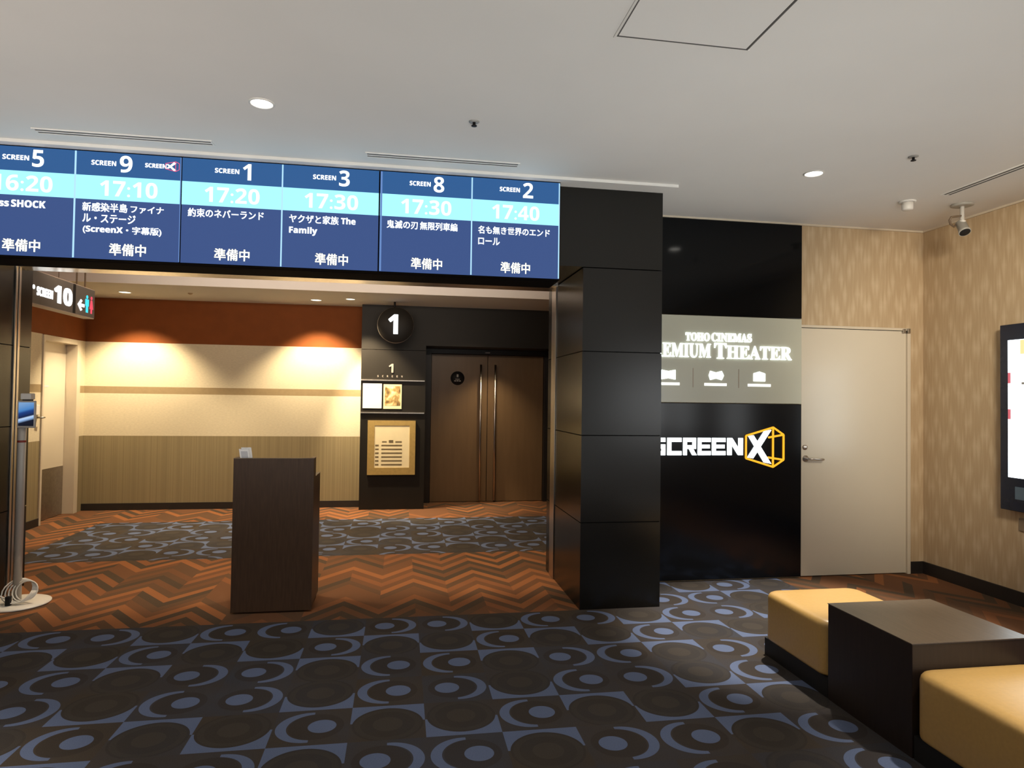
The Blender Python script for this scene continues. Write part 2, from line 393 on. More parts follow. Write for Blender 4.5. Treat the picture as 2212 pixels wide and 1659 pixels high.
def world_origin(o):
    v = Vector((0, 0, 0))
    while o: v = v + o.location; o = o.parent
    return v

def obj(name, mb, mats, parent=None, bevel=0.0, seg=2, loc=None):
    bm = mb.bm if isinstance(mb, MB) else mb
    bmesh.ops.remove_doubles(bm, verts=bm.verts, dist=1e-6)
    if bevel:
        es = [e for e in bm.edges if len(e.link_faces) == 2 and e.calc_face_angle(0) > 0.6]
        bmesh.ops.bevel(bm, geom=es, offset=bevel, segments=seg, profile=0.5, affect='EDGES', clamp_overlap=True)
    bmesh.ops.recalc_face_normals(bm, faces=bm.faces)
    me = bpy.data.meshes.new(name)
    o = bpy.data.objects.new(name, me); COL.objects.link(o)
    if parent is not None:
        o.parent = parent; org = world_origin(parent)
    else:
        if loc is None:
            xs = [v.co for v in bm.verts]
            loc = ((min(v.x for v in xs)+max(v.x for v in xs))/2, (min(v.y for v in xs)+max(v.y for v in xs))/2, min(v.z for v in xs))
        o.location = loc; org = Vector(loc)
    bmesh.ops.translate(bm, verts=bm.verts, vec=-org)
    bm.to_mesh(me); bm.free()
    for m in (mats if isinstance(mats, (list, tuple)) else [mats]): me.materials.append(m)
    return o

def tag(o, label, cat, group=None):
    o['label'] = label; o['category'] = cat
    if group: o['group'] = group
    return o

def thing(name, loc, label, cat, group=None):
    o = bpy.data.objects.new(name, None); COL.objects.link(o); o.location = loc; o.empty_display_size = 0.1
    return tag(o, label, cat, group)

def struct(name, mb, mats, parent=None, **k):
    o = obj(name, mb, mats, parent, **k)
    if parent is None: o['kind'] = 'structure'
    return o

def BX(*a): return MB().box(*a)

def bold_text(s):
    """Latin letters and digits in a bold sans alphabet"""
    r = ''
    for c in s:
        if 'A' <= c <= 'Z': r += chr(0x1D5D4 + ord(c) - 65)
        elif 'a' <= c <= 'z': r += chr(0x1D5EE + ord(c) - 97)
        elif '0' <= c <= '9': r += chr(0x1D7EC + ord(c) - 48)
        else: r += c
    return r

def text_bm(s, grow=0.0):
    """flat letter outlines of a string in a unit frame; grow thickens them by laying shifted copies over each other"""
    cu = bpy.data.curves.new('t', 'FONT'); cu.body = s; cu.size = 1.0
    cu.resolution_u = 3
    o = bpy.data.objects.new('t', cu); COL.objects.link(o)
    dg = bpy.context.evaluated_depsgraph_get()
    me = bpy.data.meshes.new_from_object(o.evaluated_get(dg))
    bpy.data.objects.remove(o); bpy.data.curves.remove(cu)
    bm = bmesh.new()
    for dx, dy in (((0, 0),) if not grow else ((-grow, -grow*0.6), (grow, -grow*0.6), (-grow, grow*0.6), (grow, grow*0.6))):
        k = len(bm.verts); bm.from_mesh(me); bm.verts.ensure_lookup_table()
        bmesh.ops.translate(bm, verts=bm.verts[k:], vec=(dx, dy, 0))
    bpy.data.meshes.remove(me)
    return bm

def letters(name, s, x0, x1, z0, z1, y, m, parent, grow=0.0, depth=0.0015, onx=None, serif=False):
    """letters fitted to a box on a wall that faces -Y (or, with onx, a face that looks towards +X: x0..x1 then run along Y)"""
    bm = text_bm(s if serif else bold_text(s), grow)
    vs = [v.co for v in bm.verts]
    a, b, c, d = min(v.x for v in vs), max(v.x for v in vs), min(v.y for v in vs), max(v.y for v in vs)
    ext = bmesh.ops.extrude_face_region(bm, geom=bm.faces[:])
    top = [g for g in ext['geom'] if isinstance(g, bmesh.types.BMVert)]
    for v in top: v.co.z = 1.0
    for v in bm.verts:
        h = x0 + (v.co.x-a)/(b-a)*(x1-x0); z = z0 + (v.co.y-c)/(d-c)*(z1-z0)
        k = v.co.z
        v.co = Vector((h, y - k*depth, z)) if onx is None else Vector((onx + k*depth, h, z))
    return obj(name, bm, m, parent)

def plate(poly, y, depth=0.002):
    """polygon given as (x, z) on a wall that faces -Y"""
    return MB().prism([(p[0], y, p[1]) for p in poly], (0, -depth, 0))

# ================================================================== SETTING
# floor: one face per carpet cell, so that each cell can carry its own motif
def build_floor():
    bm = bmesh.new(); lk = bm.faces.layers.float.new('kind'); lt = bm.faces.layers.float.new('tone')
    k0, k1, r0, r1 = -18, 15, -16, 32
    flips = {(0, -6): 0, (0, -5): 1, (0, -3): 0, (0, -2): 0, (0, 0): 1, (0, 1): 1, (0, 3): 0, (0, 4): 1, (0, 6): 0, (0, 7): 1,
             (1, -4): 0, (1, -1): 1, (1, 2): 0, (1, 5): 0, (2, -5): 0, (2, -3): 1, (2, -2): 1, (2, 0): 0, (2, 1): 0, (2, 3): 1, (2, 4): 0, (2, 6): 1,
             (3, -5): 1, (3, -3): 0, (3, -2): 1, (3, 0): 0, (3, 1): 1, (3, 3): 0, (3, 4): 1, (3, 6): 0, (4, -4): 0, (4, -1): 0, (4, 2): 0, (4, 5): 0,
             (5, -3): 0, (5, 0): 1, (5, 1): 0, (5, 3): 1, (5, 4): 0}
    rows = ((0, 0, 2), (3, 2, 0), (0, 0, 3))
    V = {}
    def vert(k, r):
        if (k, r) not in V: V[(k, r)] = bm.verts.new((CX0 + k*CELLX, CY0 - r*CELLY, 0))
        return V[(k, r)]
    rnd = random.Random(3)
    for r in range(r0, r1):
        for k in range(k0, k1):
            f = bm.faces.new((vert(k, r), vert(k, r+1), vert(k+1, r+1), vert(k+1, r)))
            t = rows[r % 3][k % 3]
            fl = rnd.random() < 0.5
            if t == 0: t = flips.get((r, k), 1 if fl else 0)
            f[lk] = float(t); f[lt] = rnd.random()
    return bm
floor = obj('floor', build_floor(), M['carpet'], loc=(0, 0, 0)); floor['kind'] = 'structure'

CZ = 3.05
struct('ceiling', BX(-6.2, 4.7, -5.0, 9.75, CZ, CZ+0.1), M['ceil'])
struct('ceiling_corridor', BX(-4.3, 3.7, 8.03, 9.72, 2.73, CZ), [M['ceil_warm']])
struct('trim_1', BX(-4.0, 3.6, 8.005, 8.03, 2.73, CZ), M['fascia'])                 # fascia where the corridor ceiling drops
struct('trim_2', BX(-2.9, 1.94, 4.485, 4.63, 3.03, CZ), M['ceil'])                    # ceiling strip in front of the portal

# front right wall with its door opening
mb = MB(); mb.box(1.88, 3.405, 5.26, 5.40, 0, CZ); mb.box(3.405, 4.45, 5.26, 5.40, 2.165, CZ); mb.box(4.45, 4.60, 5.26, 5.40, 0, CZ)
struct('wall_front', mb, M['paper'])
struct('wall_right', BX(4.60, 4.72, -5.0, 5.40, 0, CZ), M['paper'])
struct('baseboard_right', BX(4.585, 4.60, -5.0, 5.26, 0, 0.105), M['base'])
struct('baseboard_front', BX(4.462, 4.585, 5.247, 5.26, 0, 0.105), M['base'])
mb = MB(); mb.box(4.585, 4.60, -5.0, 5.26, 3.035, CZ); mb.box(1.88, 4.585, 5.245, 5.26, 3.035, CZ)
struct('trim_3', mb, M['frame_cream'])

# portal: clad pillars and header
def clad_column(name, x0, x1, seams, extra=None):
    mb = MB(); g = 0.0035
    mb.box(x0+0.006, x1-0.006, 4.636, 5.744, 0, seams[-1], 1)
    for a, b in zip(seams, seams[1:]): mb.box(x0, x1, 4.63, 5.75, a + (g if a else 0), b-g, 0)
    return struct(name, mb, [M['clad'], M['gap']])
SE = (0, 0.618, 1.243, 1.848, 2.454)
clad_column('wall_portal_right', 1.28, 1.88, SE)
clad_column('wall_portal_left', -3.70, -2.865, SE)
mb = MB(); mb.box(-3.70, 1.88, 4.63, 5.75, 2.458, CZ)
struct('wall_portal_top', mb, M['clad'])
struct('wall_front_left', BX(-6.2, -3.70, 4.63, 4.78, 0, CZ), M['clad'])
for nm, b in (('trim_4', (1.272, 1.28, 5.45, 5.60, 0, 2.446)), ('trim_5', (-2.865, -2.855, 5.505, 5.532, 0, 2.446)), ('trim_10', (-2.865, -2.855, 5.548, 5.575, 0, 2.446)), ('trim_6', (-2.865, 1.28, 5.40, 5.70, 2.446, 2.458))):
    struct(nm, BX(*b), M['steel'], bevel=0.002)
struct('trim_7', BX(-2.864, 1.085, 4.60, 4.87, 2.335, 2.456), M['casing'])                # black casing under the display boards

# corridor walls in bands
mb = MB()
for z0, z1, i in ((0, 0.955, 3), (0.955, 1.50, 1), (1.50, 1.59, 2), (1.59, 2.161, 1), (2.161, 2.73, 0)): mb.box(-4.12, -0.53, 9.30, 9.42, z0, z1, i)
struct('wall_back', mb, [M['orange'], M['cream'], M['tan'], M['olive']])
struct('baseboard_back', BX(-4.0, -0.53, 9.285, 9.30, 0, 0.088), M['base'])
mb = MB()
for y0, y1 in ((4.78, 8.262), (9.13, 9.30)):
    for z0, z1, i in ((0, 0.955, 3), (0.955, 1.50, 1), (1.50, 1.59, 2), (1.59, 2.161, 1)): mb.box(-4.13, -4.0, y0, y1, z0, z1, i)
mb.box(-4.13, -4.0, 4.78, 9.30, 2.161, CZ, 0)
struct('wall_left', mb, [M['orange'], M['cream'], M['tan'], M['olive']])
struct('baseboard_left', BX(-4.0, -3.986, 4.8, 8.255, 0, 0.088), M['base'])
struct('wall_corridor_end', BX(3.6, 3.7, 5.4, 9.72, 0, CZ), M['theater'])

# black theatre front: projecting column and lintel
mb = MB(); mb.box(-0.53, 0.322, 9.05, 9.72, 0, 2.128); mb.box(-0.53, 0.322, 9.05, 9.72, 2.134, 2.73); mb.box(0.322, 3.6, 9.05, 9.72, 2.20, 2.73); mb.box(2.13, 3.6, 9.05, 9.72, 0, 2.20)
mb.box(0.30, 2.20, 9.66, 9.72, 0, 2.25)
struct('wall_theater', mb, M['theater'])
for nm, z in (('trim_8', 1.72), ('trim_9', 1.287)): struct(nm, BX(-0.53, 0.31, 9.026, 9.05, z-0.009, z+0.009), M['steel'], bevel=0.002)

# door_1: cream door in the front right wall
d1 = bpy.data.objects.new('door_1', None); COL.objects.link(d1); d1.location = (3.93, 5.28, 0); d1['kind'] = 'structure'
obj('door_leaf', BX(3.412, 4.430, 5.262, 5.302, 0.008, 2.146), M['door'], d1, bevel=0.002)
mb = MB(); mb.box(4.432, 4.462, 5.244, 5.33, 0, 2.165); mb.box(3.402, 4.462, 5.248, 5.33, 2.150, 2.172)
obj('door_frame', mb, M['frame_cream'], d1, bevel=0.002)
h = MB(); h.lathe((3.452, 5.262, 1.016), ((0.027, 0), (0.027, -0.009), (0.012, -0.012), (0.011, -0.05)), 'Y')
h.tube([(3.452, 5.210, 1.016), (3.50, 5.207, 1.016), (3.575, 5.207, 1.014), (3.592, 5.214, 1.012), (3.598, 5.232, 1.011)], 0.0095)
obj('door_handle', h, M['steel'], d1)
obj('door_lock', MB().lathe((3.446, 5.262, 1.113), ((0.022, 0), (0.022, -0.008), (0.015, -0.014), (0.0, -0.014)), 'Y'), M['steel'], d1)
mb = MB(); mb.box(4.385, 4.41, 5.238, 5.262, 2.128, 2.165); mb.box(4.424, 4.452, 5.232, 5.262, 2.126, 2.168)
obj('door_hinge', mb, M['steel_dull'], d1, bevel=0.002)
obj('top_gap', BX(3.412, 4.39, 5.2605, 5.27, 2.146, 2.151), M['gap'], d1)

# door_2: bronze double doors of the theatre
d2 = bpy.data.objects.new('door_2', None); COL.objects.link(d2); d2.location = (1.24, 9.63, 0); d2['kind'] = 'structure'
for x0, x1, hx in ((0.425, 1.236, 1.132), (1.244, 2.066, 1.343)):
    lf = obj('door_leaf', BX(x0, x1, 9.62, 9.658, 0.006, 2.127), M['bronze_door'], d2, bevel=0.003)
    hb = MB(); hb.tube([(hx, 9.555, 0.03), (hx, 9.555, 1.0), (hx, 9.555, 1.985)], 0.016, 12)
    for z in (0.16, 1.86): hb.tube([(hx, 9.555, z), (hx, 9.62, z)], 0.009)
    obj('pull_handle', hb, M['steel'], lf)
mb = MB(); mb.box(0.324, 0.420, 9.56, 9.66, 0, 2.198); mb.box(2.07, 2.128, 9.56, 9.66, 0, 2.198); mb.box(0.42, 2.07, 9.56, 9.66, 2.132, 2.198)
obj('door_frame', mb, M['dark_frame'], d2, bevel=0.003)
obj('ceiling_sensor', BX(1.19, 1.26, 9.535, 9.56, 2.150, 2.168), M['grey'], d2, bevel=0.003)

# door_3: cream door set back in the corridor's left wall
d3 = bpy.data.objects.new('door_3', None); COL.objects.link(d3); d3.location = (-4.06, 8.7, 0); d3['kind'] = 'structure'
lf = obj('door_leaf', BX(-4.155, -4.115, 8.30, 9.055, 0.006, 2.10), M['door'], d3, bevel=0.002)
obj('kick_plate', BX(-4.115, -4.112, 8.305, 9.05, 0.012, 0.60), M['steel_dull'], lf)
obj('thumb_turn', MB().lathe((-4.115, 8.345, 1.04), ((0.018, 0), (0.018, 0.012), (0.006, 0.03)), 'X', 16), M['steel_dull'], lf)
obj('name_plate', BX(-4.115, -4.113, 8.46, 8.66, 1.565, 1.583), M['ink_light'], lf)
mb = MB(); mb.box(-4.16, -3.985, 8.262, 8.30, 0, 2.155); mb.box(-4.16, -3.985, 9.06, 9.15, 0, 2.155); mb.box(-4.16, -3.985, 8.30, 9.06, 2.095, 2.155)
obj('door_frame', mb, M['frame_cream'], d3, bevel=0.003)

# ================================================================== SHOWTIME DISPLAYS
def display(x0, label, cols, visible_from=None):
    x1 = x0 + 1.2485
    root = thing('showtime_display', ((x0+x1)/2, 4.57, 2.338), label, 'display screen', 'showtime displays over the entrance')
    fr = MB(); fr.box(x0, x1, 4.5455, 4.60, 2.338, 3.03)
    obj('housing', fr, M['casing'], root)
    sc = obj('screen', BX(x0+0.004, x1-0.004, 4.541, 4.5455, 2.345, 3.022), M['e_low'], root)
    obj('header_area', BX(x0+0.004, x1-0.004, 4.5395, 4.541, 2.871, 3.022), M['e_top'], sc)
    obj('time_band', BX(x0+0.004, x1-0.004, 4.5395, 4.541, 2.720, 2.871), M['e_band'], sc)
    Y = 4.5395
    for ci, c in enumerate(cols):
        for d in c.get('div', ()): obj('column_divider', BX(d[0], d[1], 4.5380, 4.5395, 2.347, 3.02), M[d[2]], sc)
        a = c['screen']; letters('screen_word', 'SCREEN', a[0], a[1], 2.938, 2.969, Y, M['e_white'], sc, 0.012)
        a = c['num']; letters('screen_number', a[0], a[1], a[2], 2.901, 3.008, Y, M['e_white'], sc)
        a = c['time']; letters('start_time', a[0], a[1], a[2], 2.745, 2.845, Y, M['e_time'], sc)
        for t in c['title']: letters('film_title', t[0], t[1], t[2], t[3], t[4], 4.541, M['e_white'], sc, 0.020)
        a = c['status']; letters('status_text', '\u6e96\u5099\u4e2d', a[0], a[1], 2.370, 2.447, 4.541, M['e_stat'], sc, 0.020)
        if 'logo' in c:
            letters('format_word', 'SCREEN', -1.634, -1.507, 2.943, 2.971, Y, M['e_white'], sc, 0.02)
            lg = MB(); px = lambda pts: [(p[0], Y, p[1]) for p in pts]
            lg.prism(px([(-1.508, 2.972), (-1.494, 2.972), (-1.448, 2.936), (-1.462, 2.930)]), (0, -0.0015, 0))
            lg.prism(px([(-1.508, 2.944), (-1.494, 2.944), (-1.448, 2.980), (-1.462, 2.988)]), (0, -0.0015, 0))
            obj('format_emblem_cross', lg, M['e_white'], sc)
            cb = MB()
            P = [(-1.512, 2.976), (-1.452, 2.991), (-1.430, 2.980), (-1.430, 2.940), (-1.452, 2.928), (-1.512, 2.942)]
            for (p, q) in zip(P, P[1:]+P[:1]): cb.tube([(p[0], Y-0.001, p[1]), (q[0], Y-0.001, q[1])], 0.002, 4)
            cb.tube([(-1.452, Y-0.001, 2.991), (-1.452, Y-0.001, 2.928)], 0.002, 4)
            obj('format_emblem_cube', cb, M['e_pink'], sc)
    return root

display(-2.665, 'wide showtime screen, leftmost of three over the entrance, listing 17:10', [
    dict(screen=(-2.452, -2.303), num=('5', -2.285, -2.219), time=('16:20', -2.505, -2.167), title=[('Endless', -2.622, -2.409, 2.645, 2.692), ('SHOCK', -2.397, -2.204, 2.645, 2.690)], status=(-2.441, -2.228)),
    dict(div=[(-2.044, -2.034, 'e_div'), (-1.4225, -1.4175, 'e_divdim')], screen=(-1.948, -1.804), num=('9', -1.783, -1.709), time=('17:10', -1.894, -1.557),
         title=[('\u65b0\u611f\u67d3\u534a\u5cf6', -1.994, -1.732, 2.644, 2.700), ('\u30d5\u30a1\u30a4\u30ca', -1.714, -1.517, 2.646, 2.692), ('\u30eb\u30fb\u30b9\u30c6\u30fc\u30b8', -1.992, -1.683, 2.574, 2.630), ('(ScreenX\u30fb\u5b57\u5e55\u7248)', -1.988, -1.528, 2.502, 2.558)],
         status=(-1.833, -1.617), logo=True)])
display(-1.4155, 'wide showtime screen in the middle of three over the entrance, 17:20 and 17:30', [
    dict(screen=(-1.214, -1.064), num=('1', -1.042, -0.990), time=('17:20', -1.273, -0.935), title=[('\u7d04\u675f\u306e\u30cd\u30d0\u30fc\u30e9\u30f3\u30c9', -1.373, -0.907, 2.644, 2.700)], status=(-1.208, -0.990)),
    dict(div=[(-0.798, -0.789, 'e_div')], screen=(-0.600, -0.452), num=('3', -0.432, -0.363), time=('17:30', -0.651, -0.306),
         title=[('\u30e4\u30af\u30b6\u3068\u5bb6\u65cf', -0.747, -0.430, 2.641, 2.697), ('The', -0.415, -0.320, 2.648, 2.692), ('Family', -0.746, -0.567, 2.560, 2.616)], status=(-0.578, -0.365))])
display(-0.1655, 'wide showtime screen, rightmost of three over the entrance, ending with 17:40', [
    dict(div=[(-0.160, -0.148, 'e_divdim')], screen=(0.033, 0.175), num=('8', 0.195, 0.267), time=('17:30', -0.021, 0.318), title=[('\u9b3c\u6ec5\u306e\u5203', -0.115, 0.092, 2.640, 2.695), ('\u7121\u9650\u5217\u8eca\u7de8', 0.107, 0.362, 2.640, 2.695)], status=(0.050, 0.261)),
    dict(div=[(0.454, 0.463, 'e_div'), (1.071, 1.079, 'e_div')], screen=(0.651, 0.793), num=('2', 0.815, 0.887), time=('17:40', 0.600, 0.933),
         title=[('\u540d\u3082\u7121\u304d\u4e16\u754c\u306e\u30a8\u30f3\u30c9', 0.505, 1.010, 2.636, 2.690), ('\u30ed\u30fc\u30eb', 0.506, 0.656, 2.560, 2.611)], status=(0.664, 0.872))])

# ================================================================== SIGN PANELS ON THE FRONT WALL
FY = 5.235
tag(obj('wall_panel', BX(1.885, 3.396, FY, 5.26, 2.222, 3.03), M['black_gloss'], bevel=0.003), 'glossy black wall panel under the ceiling, above the lit theater sign', 'panel')
t = thing('theater_sign', (2.64, 5.247, 1.487), 'grey-green panel with glowing serif lettering and three small white icons', 'sign')
pn = obj('panel', BX(1.885, 3.396, FY, 5.26, 1.487, 2.218), M['greige_glass'], t, bevel=0.003)
def serif(s): return ''.join(chr(0x1D400 + ord(c) - 65) if 'A' <= c <= 'Z' else c for c in s)
letters('upper_lettering', serif('TOHO'), 2.335, 2.549, 2.004, 2.073, FY, M['e_letter'], t, 0.004, 0.008, serif=True)
letters('upper_lettering', serif('CINEMAS'), 2.566, 2.929, 2.004, 2.076, FY, M['e_letter'], t, 0.004, 0.008, serif=True)
letters('lower_lettering', serif('P'), 1.965, 2.045, 1.862, 2.000, FY, M['e_letter'], t, 0.004, 0.008, serif=True)
letters('lower_lettering', serif('REMIUM'), 2.050, 2.560, 1.864, 1.981, FY, M['e_letter'], t, 0.004, 0.008, serif=True)
letters('lower_lettering', serif('T'), 2.592, 2.700, 1.860, 1.990, FY, M['e_letter'], t, 0.004, 0.008, serif=True)
letters('lower_lettering', serif('HEATER'), 2.705, 3.300, 1.862, 1.974, FY, M['e_letter'], t, 0.004, 0.008, serif=True)
def icon(cx, kind):
    w, hh = 0.063, 0.040; z = 1.717
    if kind == 0: P = [(-1, 1), (0, .72), (1, 1), (1, -1), (0, -.72), (-1, -1)]
    elif kind == 1: P = [(-1.02, 0), (-.82, .95), (0, .62), (.82, .95), (1.02, .35), (1.12, 0), (1.02, -.35), (.82, -.95), (0, -.62), (-.82, -.95)]
    else: P = [(-.85, -1.05), (-.85, .6), (0, 1.0), (.85, .6), (.85, -1.05)]
    return plate([(cx+p[0]*w, z+p[1]*hh) for p in P], FY, 0.004)
for k, cx, bx0, bx1 in ((0, 2.185, 2.06, 2.285), (1, 2.608, 2.505, 2.705), (2, 3.002, 2.897, 3.108)):
    obj('icon', icon(cx, k), M['e_letter'], t)
    obj('caption_line', BX(bx0, bx1, FY-0.003, FY, 1.630, 1.652), M['e_letter_soft'], t)
for x in (2.405, 2.815): obj('separator', BX(x-0.004, x+0.004, FY-0.0015, FY, 1.615, 1.775), M['e_sep'], t)

t = thing('screen_format_sign', (2.64, 5.247, 0.01), 'tall glossy black panel with glowing white lettering and an orange outlined cube', 'sign')
obj('panel', BX(1.885, 3.396, FY, 5.26, 0.012, 1.483), M['black_glass'], t, bevel=0.003)
def zx(x, y): return (2.875 + (1400 + x/5.53 - 1606)*0.00427, 1.118 - (890 + y/5.53 - 965)*0.00389)
T_ = 0.235      # stroke weight as a share of the letter height
GLY = {'S': [(0, 1-T_, 1, 1), (0, .5-T_/2, .26, 1-T_), (0, .5-T_/2, 1, .5+T_/2), (.74, T_, 1, .5), (0, 0, 1, T_)],
       'C': [(0, 1-T_, 1, 1), (0, 0, .27, 1), (0, 0, 1, T_)],
       'R': [(0, 0, .27, 1), (0, 1-T_, .97, 1), (.72, .40, .97, 1), (0, .36, .97, .36+T_*.9)],
       'E': [(0, 1-T_, 1, 1), (0, 0, .27, 1), (0, 0, 1, T_), (0, .5-T_*.45, .93, .5+T_*.45)],
       'N': [(0, 0, .27, 1), (.73, 0, 1, 1)]}
DIAG = {'R': [(.42, .40), (.72, .40), (1.03, 0), (.70, 0)], 'N': [(0, 1), (.30, 1), (1, 0), (.70, 0)]}
def stroke_letter(ch, x0, x1, z0, z1, y, depth):
    mb = MB(); k = 0
    P = lambda u, v: (x0+u*(x1-x0), y, z0+v*(z1-z0))
    for (a, b, c, d) in GLY[ch]:
        mb.prism([P(a, b), P(c, b), P(c, d), P(a, d)], (0, -depth - 0.0002*k, 0)); k += 1
    if ch in DIAG: mb.prism([P(*p) for p in DIAG[ch]], (0, -depth - 0.0002*k, 0))
    return mb
for ch, a, b in (('S', 60, 215), ('C', 240, 398), ('R', 420, 568), ('E', 588, 732), ('E', 752, 905), ('N', 930, 1108)):
    (xa, za), (xb, zb) = zx(a, 308), zx(b, 512)
    obj('letter_' + ch.lower(), stroke_letter(ch, xa, xb, zb, za, FY, 0.012), M['e_letter'], t)
xm = MB()
for P in ([(1175, 285), (1235, 275), (1445, 618), (1360, 600)], [(1165, 540), (1230, 552), (1445, 208), (1360, 228)]):
    xm.prism([(q[0], FY, q[1]) for q in (zx(*p) for p in P)], (0, -0.012, 0))
obj('letter_x', xm, M['e_letter'], t)
cu = MB()
for a, b in (((1145, 280), (1468, 178)), ((1468, 178), (1592, 266)), ((1592, 266), (1592, 570)), ((1592, 570), (1468, 655)), ((1468, 655), (1145, 550)), ((1145, 550), (1145, 280)),
             ((1466, 178), (1466, 655)), ((1412, 300), (1592, 266)), ((1405, 540), (1592, 570))):
    p, q = zx(*a), zx(*b); cu.tube([(p[0], FY-0.009, p[1]), (q[0], FY-0.009, q[1])], 0.0085, 8)
obj('cube_outline', cu, M['e_cube'], t)

# ================================================================== CEILING FITTINGS
def downlight(x, y, z, r, m, label, power, color, angle, blend, aim=None, group=None):
    t = thing('downlight', (x, y, z), label, 'ceiling light', group)
    obj('trim_ring', MB().lathe((x, y, z), ((r+0.012, 0), (r+0.012, -0.003), (r+0.002, -0.006), (r, -0.002)), seg=36, cap=False), M['white'], t)
    obj('lens', MB().lathe((x, y, z), ((r, -0.0015), (r*0.6, -0.003), (0, -0.0035)), seg=36, cap=False), m, t)
    spot('lamp_light', (x, y, z-0.03), power, color, angle, blend, aim, 0.04, t)
    return t
downlight(-0.756, 3.672, CZ, 0.055, M['e_lamp'], 'round lit downlight in the lobby ceiling left of centre, before the showtime screens', 50, NEUT, 105, 0.5, group='lobby downlights')
downlight(2.729, 4.075, CZ, 0.055, M['e_lamp'], 'round lit downlight in the lobby ceiling at right, above the ottomans', 560, NEUT, 52, 0.5, group='lobby downlights')
downlight(-3.327, 8.713, 2.73, 0.065, M['e_lampw'], 'lit corridor downlight beside the hanging guide sign', 250, WARM, 104, 0.62, (-3.34, 9.02, 0.0), group='corridor downlights')
downlight(-1.094, 8.796, 2.73, 0.065, M['e_lampw'], 'lit corridor downlight, left of the pair beside the hanging number', 250, WARM, 104, 0.62, (-1.094, 9.10, 0.0), group='corridor downlights')
downlight(-0.652, 8.60, 2.73, 0.055, M['e_lampw'], 'lit corridor downlight, right of the pair and nearest the hanging number', 340, WARM, 64, 0.6, (-0.2, 9.05, 1.1), group='corridor downlights')
spot('theater_door_lamp_light', (1.25, 9.20, 2.19), 66, WARM, 104, 0.85)
spot('theater_sign_lamp_light', (0.9, 8.55, 2.70), 40, WARM, 100, 0.8)

def sprinkler(x, y, label):
    t = thing('sprinkler_head', (x, y, CZ), label, 'sprinkler', 'ceiling sprinklers')
    obj('plate', MB().lathe((x, y, CZ), ((0.030, 0), (0.030, -0.003), (0.014, -0.006)), seg=20), M['grey'], t)
    s = MB(); s.lathe((x, y, CZ), ((0.008, -0.005), (0.008, -0.022), (0.016, -0.024), (0.016, -0.027), (0.002, -0.027)), seg=14)
    obj('nozzle', s, M['black'], t)
sprinkler(0.378, 3.683, 'tiny dark sprinkler head in the ceiling near the middle of the photo')
sprinkler(3.141, 3.67, 'tiny dark sprinkler head in the ceiling at right, near the lit downlight')
tag(obj('smoke_sensor', MB().lathe((-2.55, 8.6, 2.73), ((0.028, 0), (0.028, -0.006), (0.012, -0.016), (0.0, -0.016)), seg=18), M['tan']), 'tiny round sensor on the corridor ceiling above the cream wall', 'sensor')

def diffuser(x0, x1, y0, y1, label):
    t = thing('slot_air_diffuser', ((x0+x1)/2, (y0+y1)/2, CZ), label, 'air vent', 'slot air diffusers')
    fr = MB(); z0, z1 = CZ-0.006, CZ; e = 0.010
    fr.box(x0-e, x1+e, y0-e, y0, z0, z1); fr.box(x0-e, x1+e, y1, y1+e, z0, z1); fr.box(x0-e, x0, y0, y1, z0, z1); fr.box(x1, x1+e, y0, y1, z0, z1)
    xm, ym = (x0+x1)/2, (y0+y1)/2; longx = (x1-x0) > (y1-y0)
    if longx: fr.box(x0, x1, ym-0.006, ym+0.006, z0, z1); S = ((x0, x1, y0, ym-0.006), (x0, x1, ym+0.006, y1))
    else: fr.box(xm-0.006, xm+0.006, y0, y1, z0, z1); S = ((x0, xm-0.006, y0, y1), (xm+0.006, x1, y0, y1))
    obj('frame', fr, M['ceil'], t)
    for s in S: obj('slot', BX(*s, CZ-0.003, CZ-0.001), M['line_dark'], t)
diffuser(-2.156, -1.176, 4.285, 4.345, 'long slot air vent in the ceiling over the 17:10 column')
diffuser(-0.240, 0.737, 4.290, 4.350, 'long slot air vent in the ceiling over the right showtime screen')
diffuser(3.915, 3.975, 2.85, 4.29, 'long slot air vent in the ceiling beside the right wall')

t = thing('ceiling_hatch', (1.175, 2.40, CZ), 'square flush access hatch in the white ceiling, nearest the viewer', 'hatch')
fr = MB()
for b in ((0.878, 0.884, 2.08, 2.69), (1.470, 1.479, 2.08, 2.69), (0.884, 1.470, 2.686, 2.690), (0.884, 1.470, 2.08, 2.084)): fr.box(*b, CZ-0.0035, CZ)
obj('joint', fr, M['line_dark'], t)
obj('panel', BX(0.886, 1.468, 2.087, 2.683, CZ-0.0022, CZ), M['ceil'], t)
fr = MB(); fr.box(0.868, 0.878, 2.07, 2.70, CZ-0.005, CZ); fr.box(0.878, 1.489, 2.690, 2.697, CZ-0.003, CZ)
obj('frame', fr, M['white'], t)

t = thing('security_camera', (4.26, 4.48, CZ), 'small grey security camera on a ceiling stem by the right wall', 'camera')
obj('mount_plate', MB().lathe((4.26, 4.48, CZ), ((0.078, 0), (0.078, -0.012), (0.06, -0.018)), seg=28), M['cam_body'], t)
obj('stem', MB().lathe((4.26, 4.48, CZ), ((0.015, -0.015), (0.015, -0.125), (0.024, -0.128), (0.024, -0.15)), seg=16), M['white'], t)
dv = Vector((-0.12, -0.50, -0.80)).normalized(); sx = dv.cross(Vector((0, 0, 1))).normalized(); sy = sx.cross(dv)
c0 = Vector((4.26, 4.48, CZ-0.172)) - dv*0.05
obj('body', MB().lathe(c0, ((0.026, 0), (0.037, 0.01), (0.037, 0.095), (0.042, 0.10), (0.042, 0.115)), (sx, sy, dv), 24), M['cam_body'], t)
obj('lens', MB().lathe(c0, ((0.038, 0.1145), (0.034, 0.117), (0.0, 0.1175)), (sx, sy, dv), 24), M['black'], t)
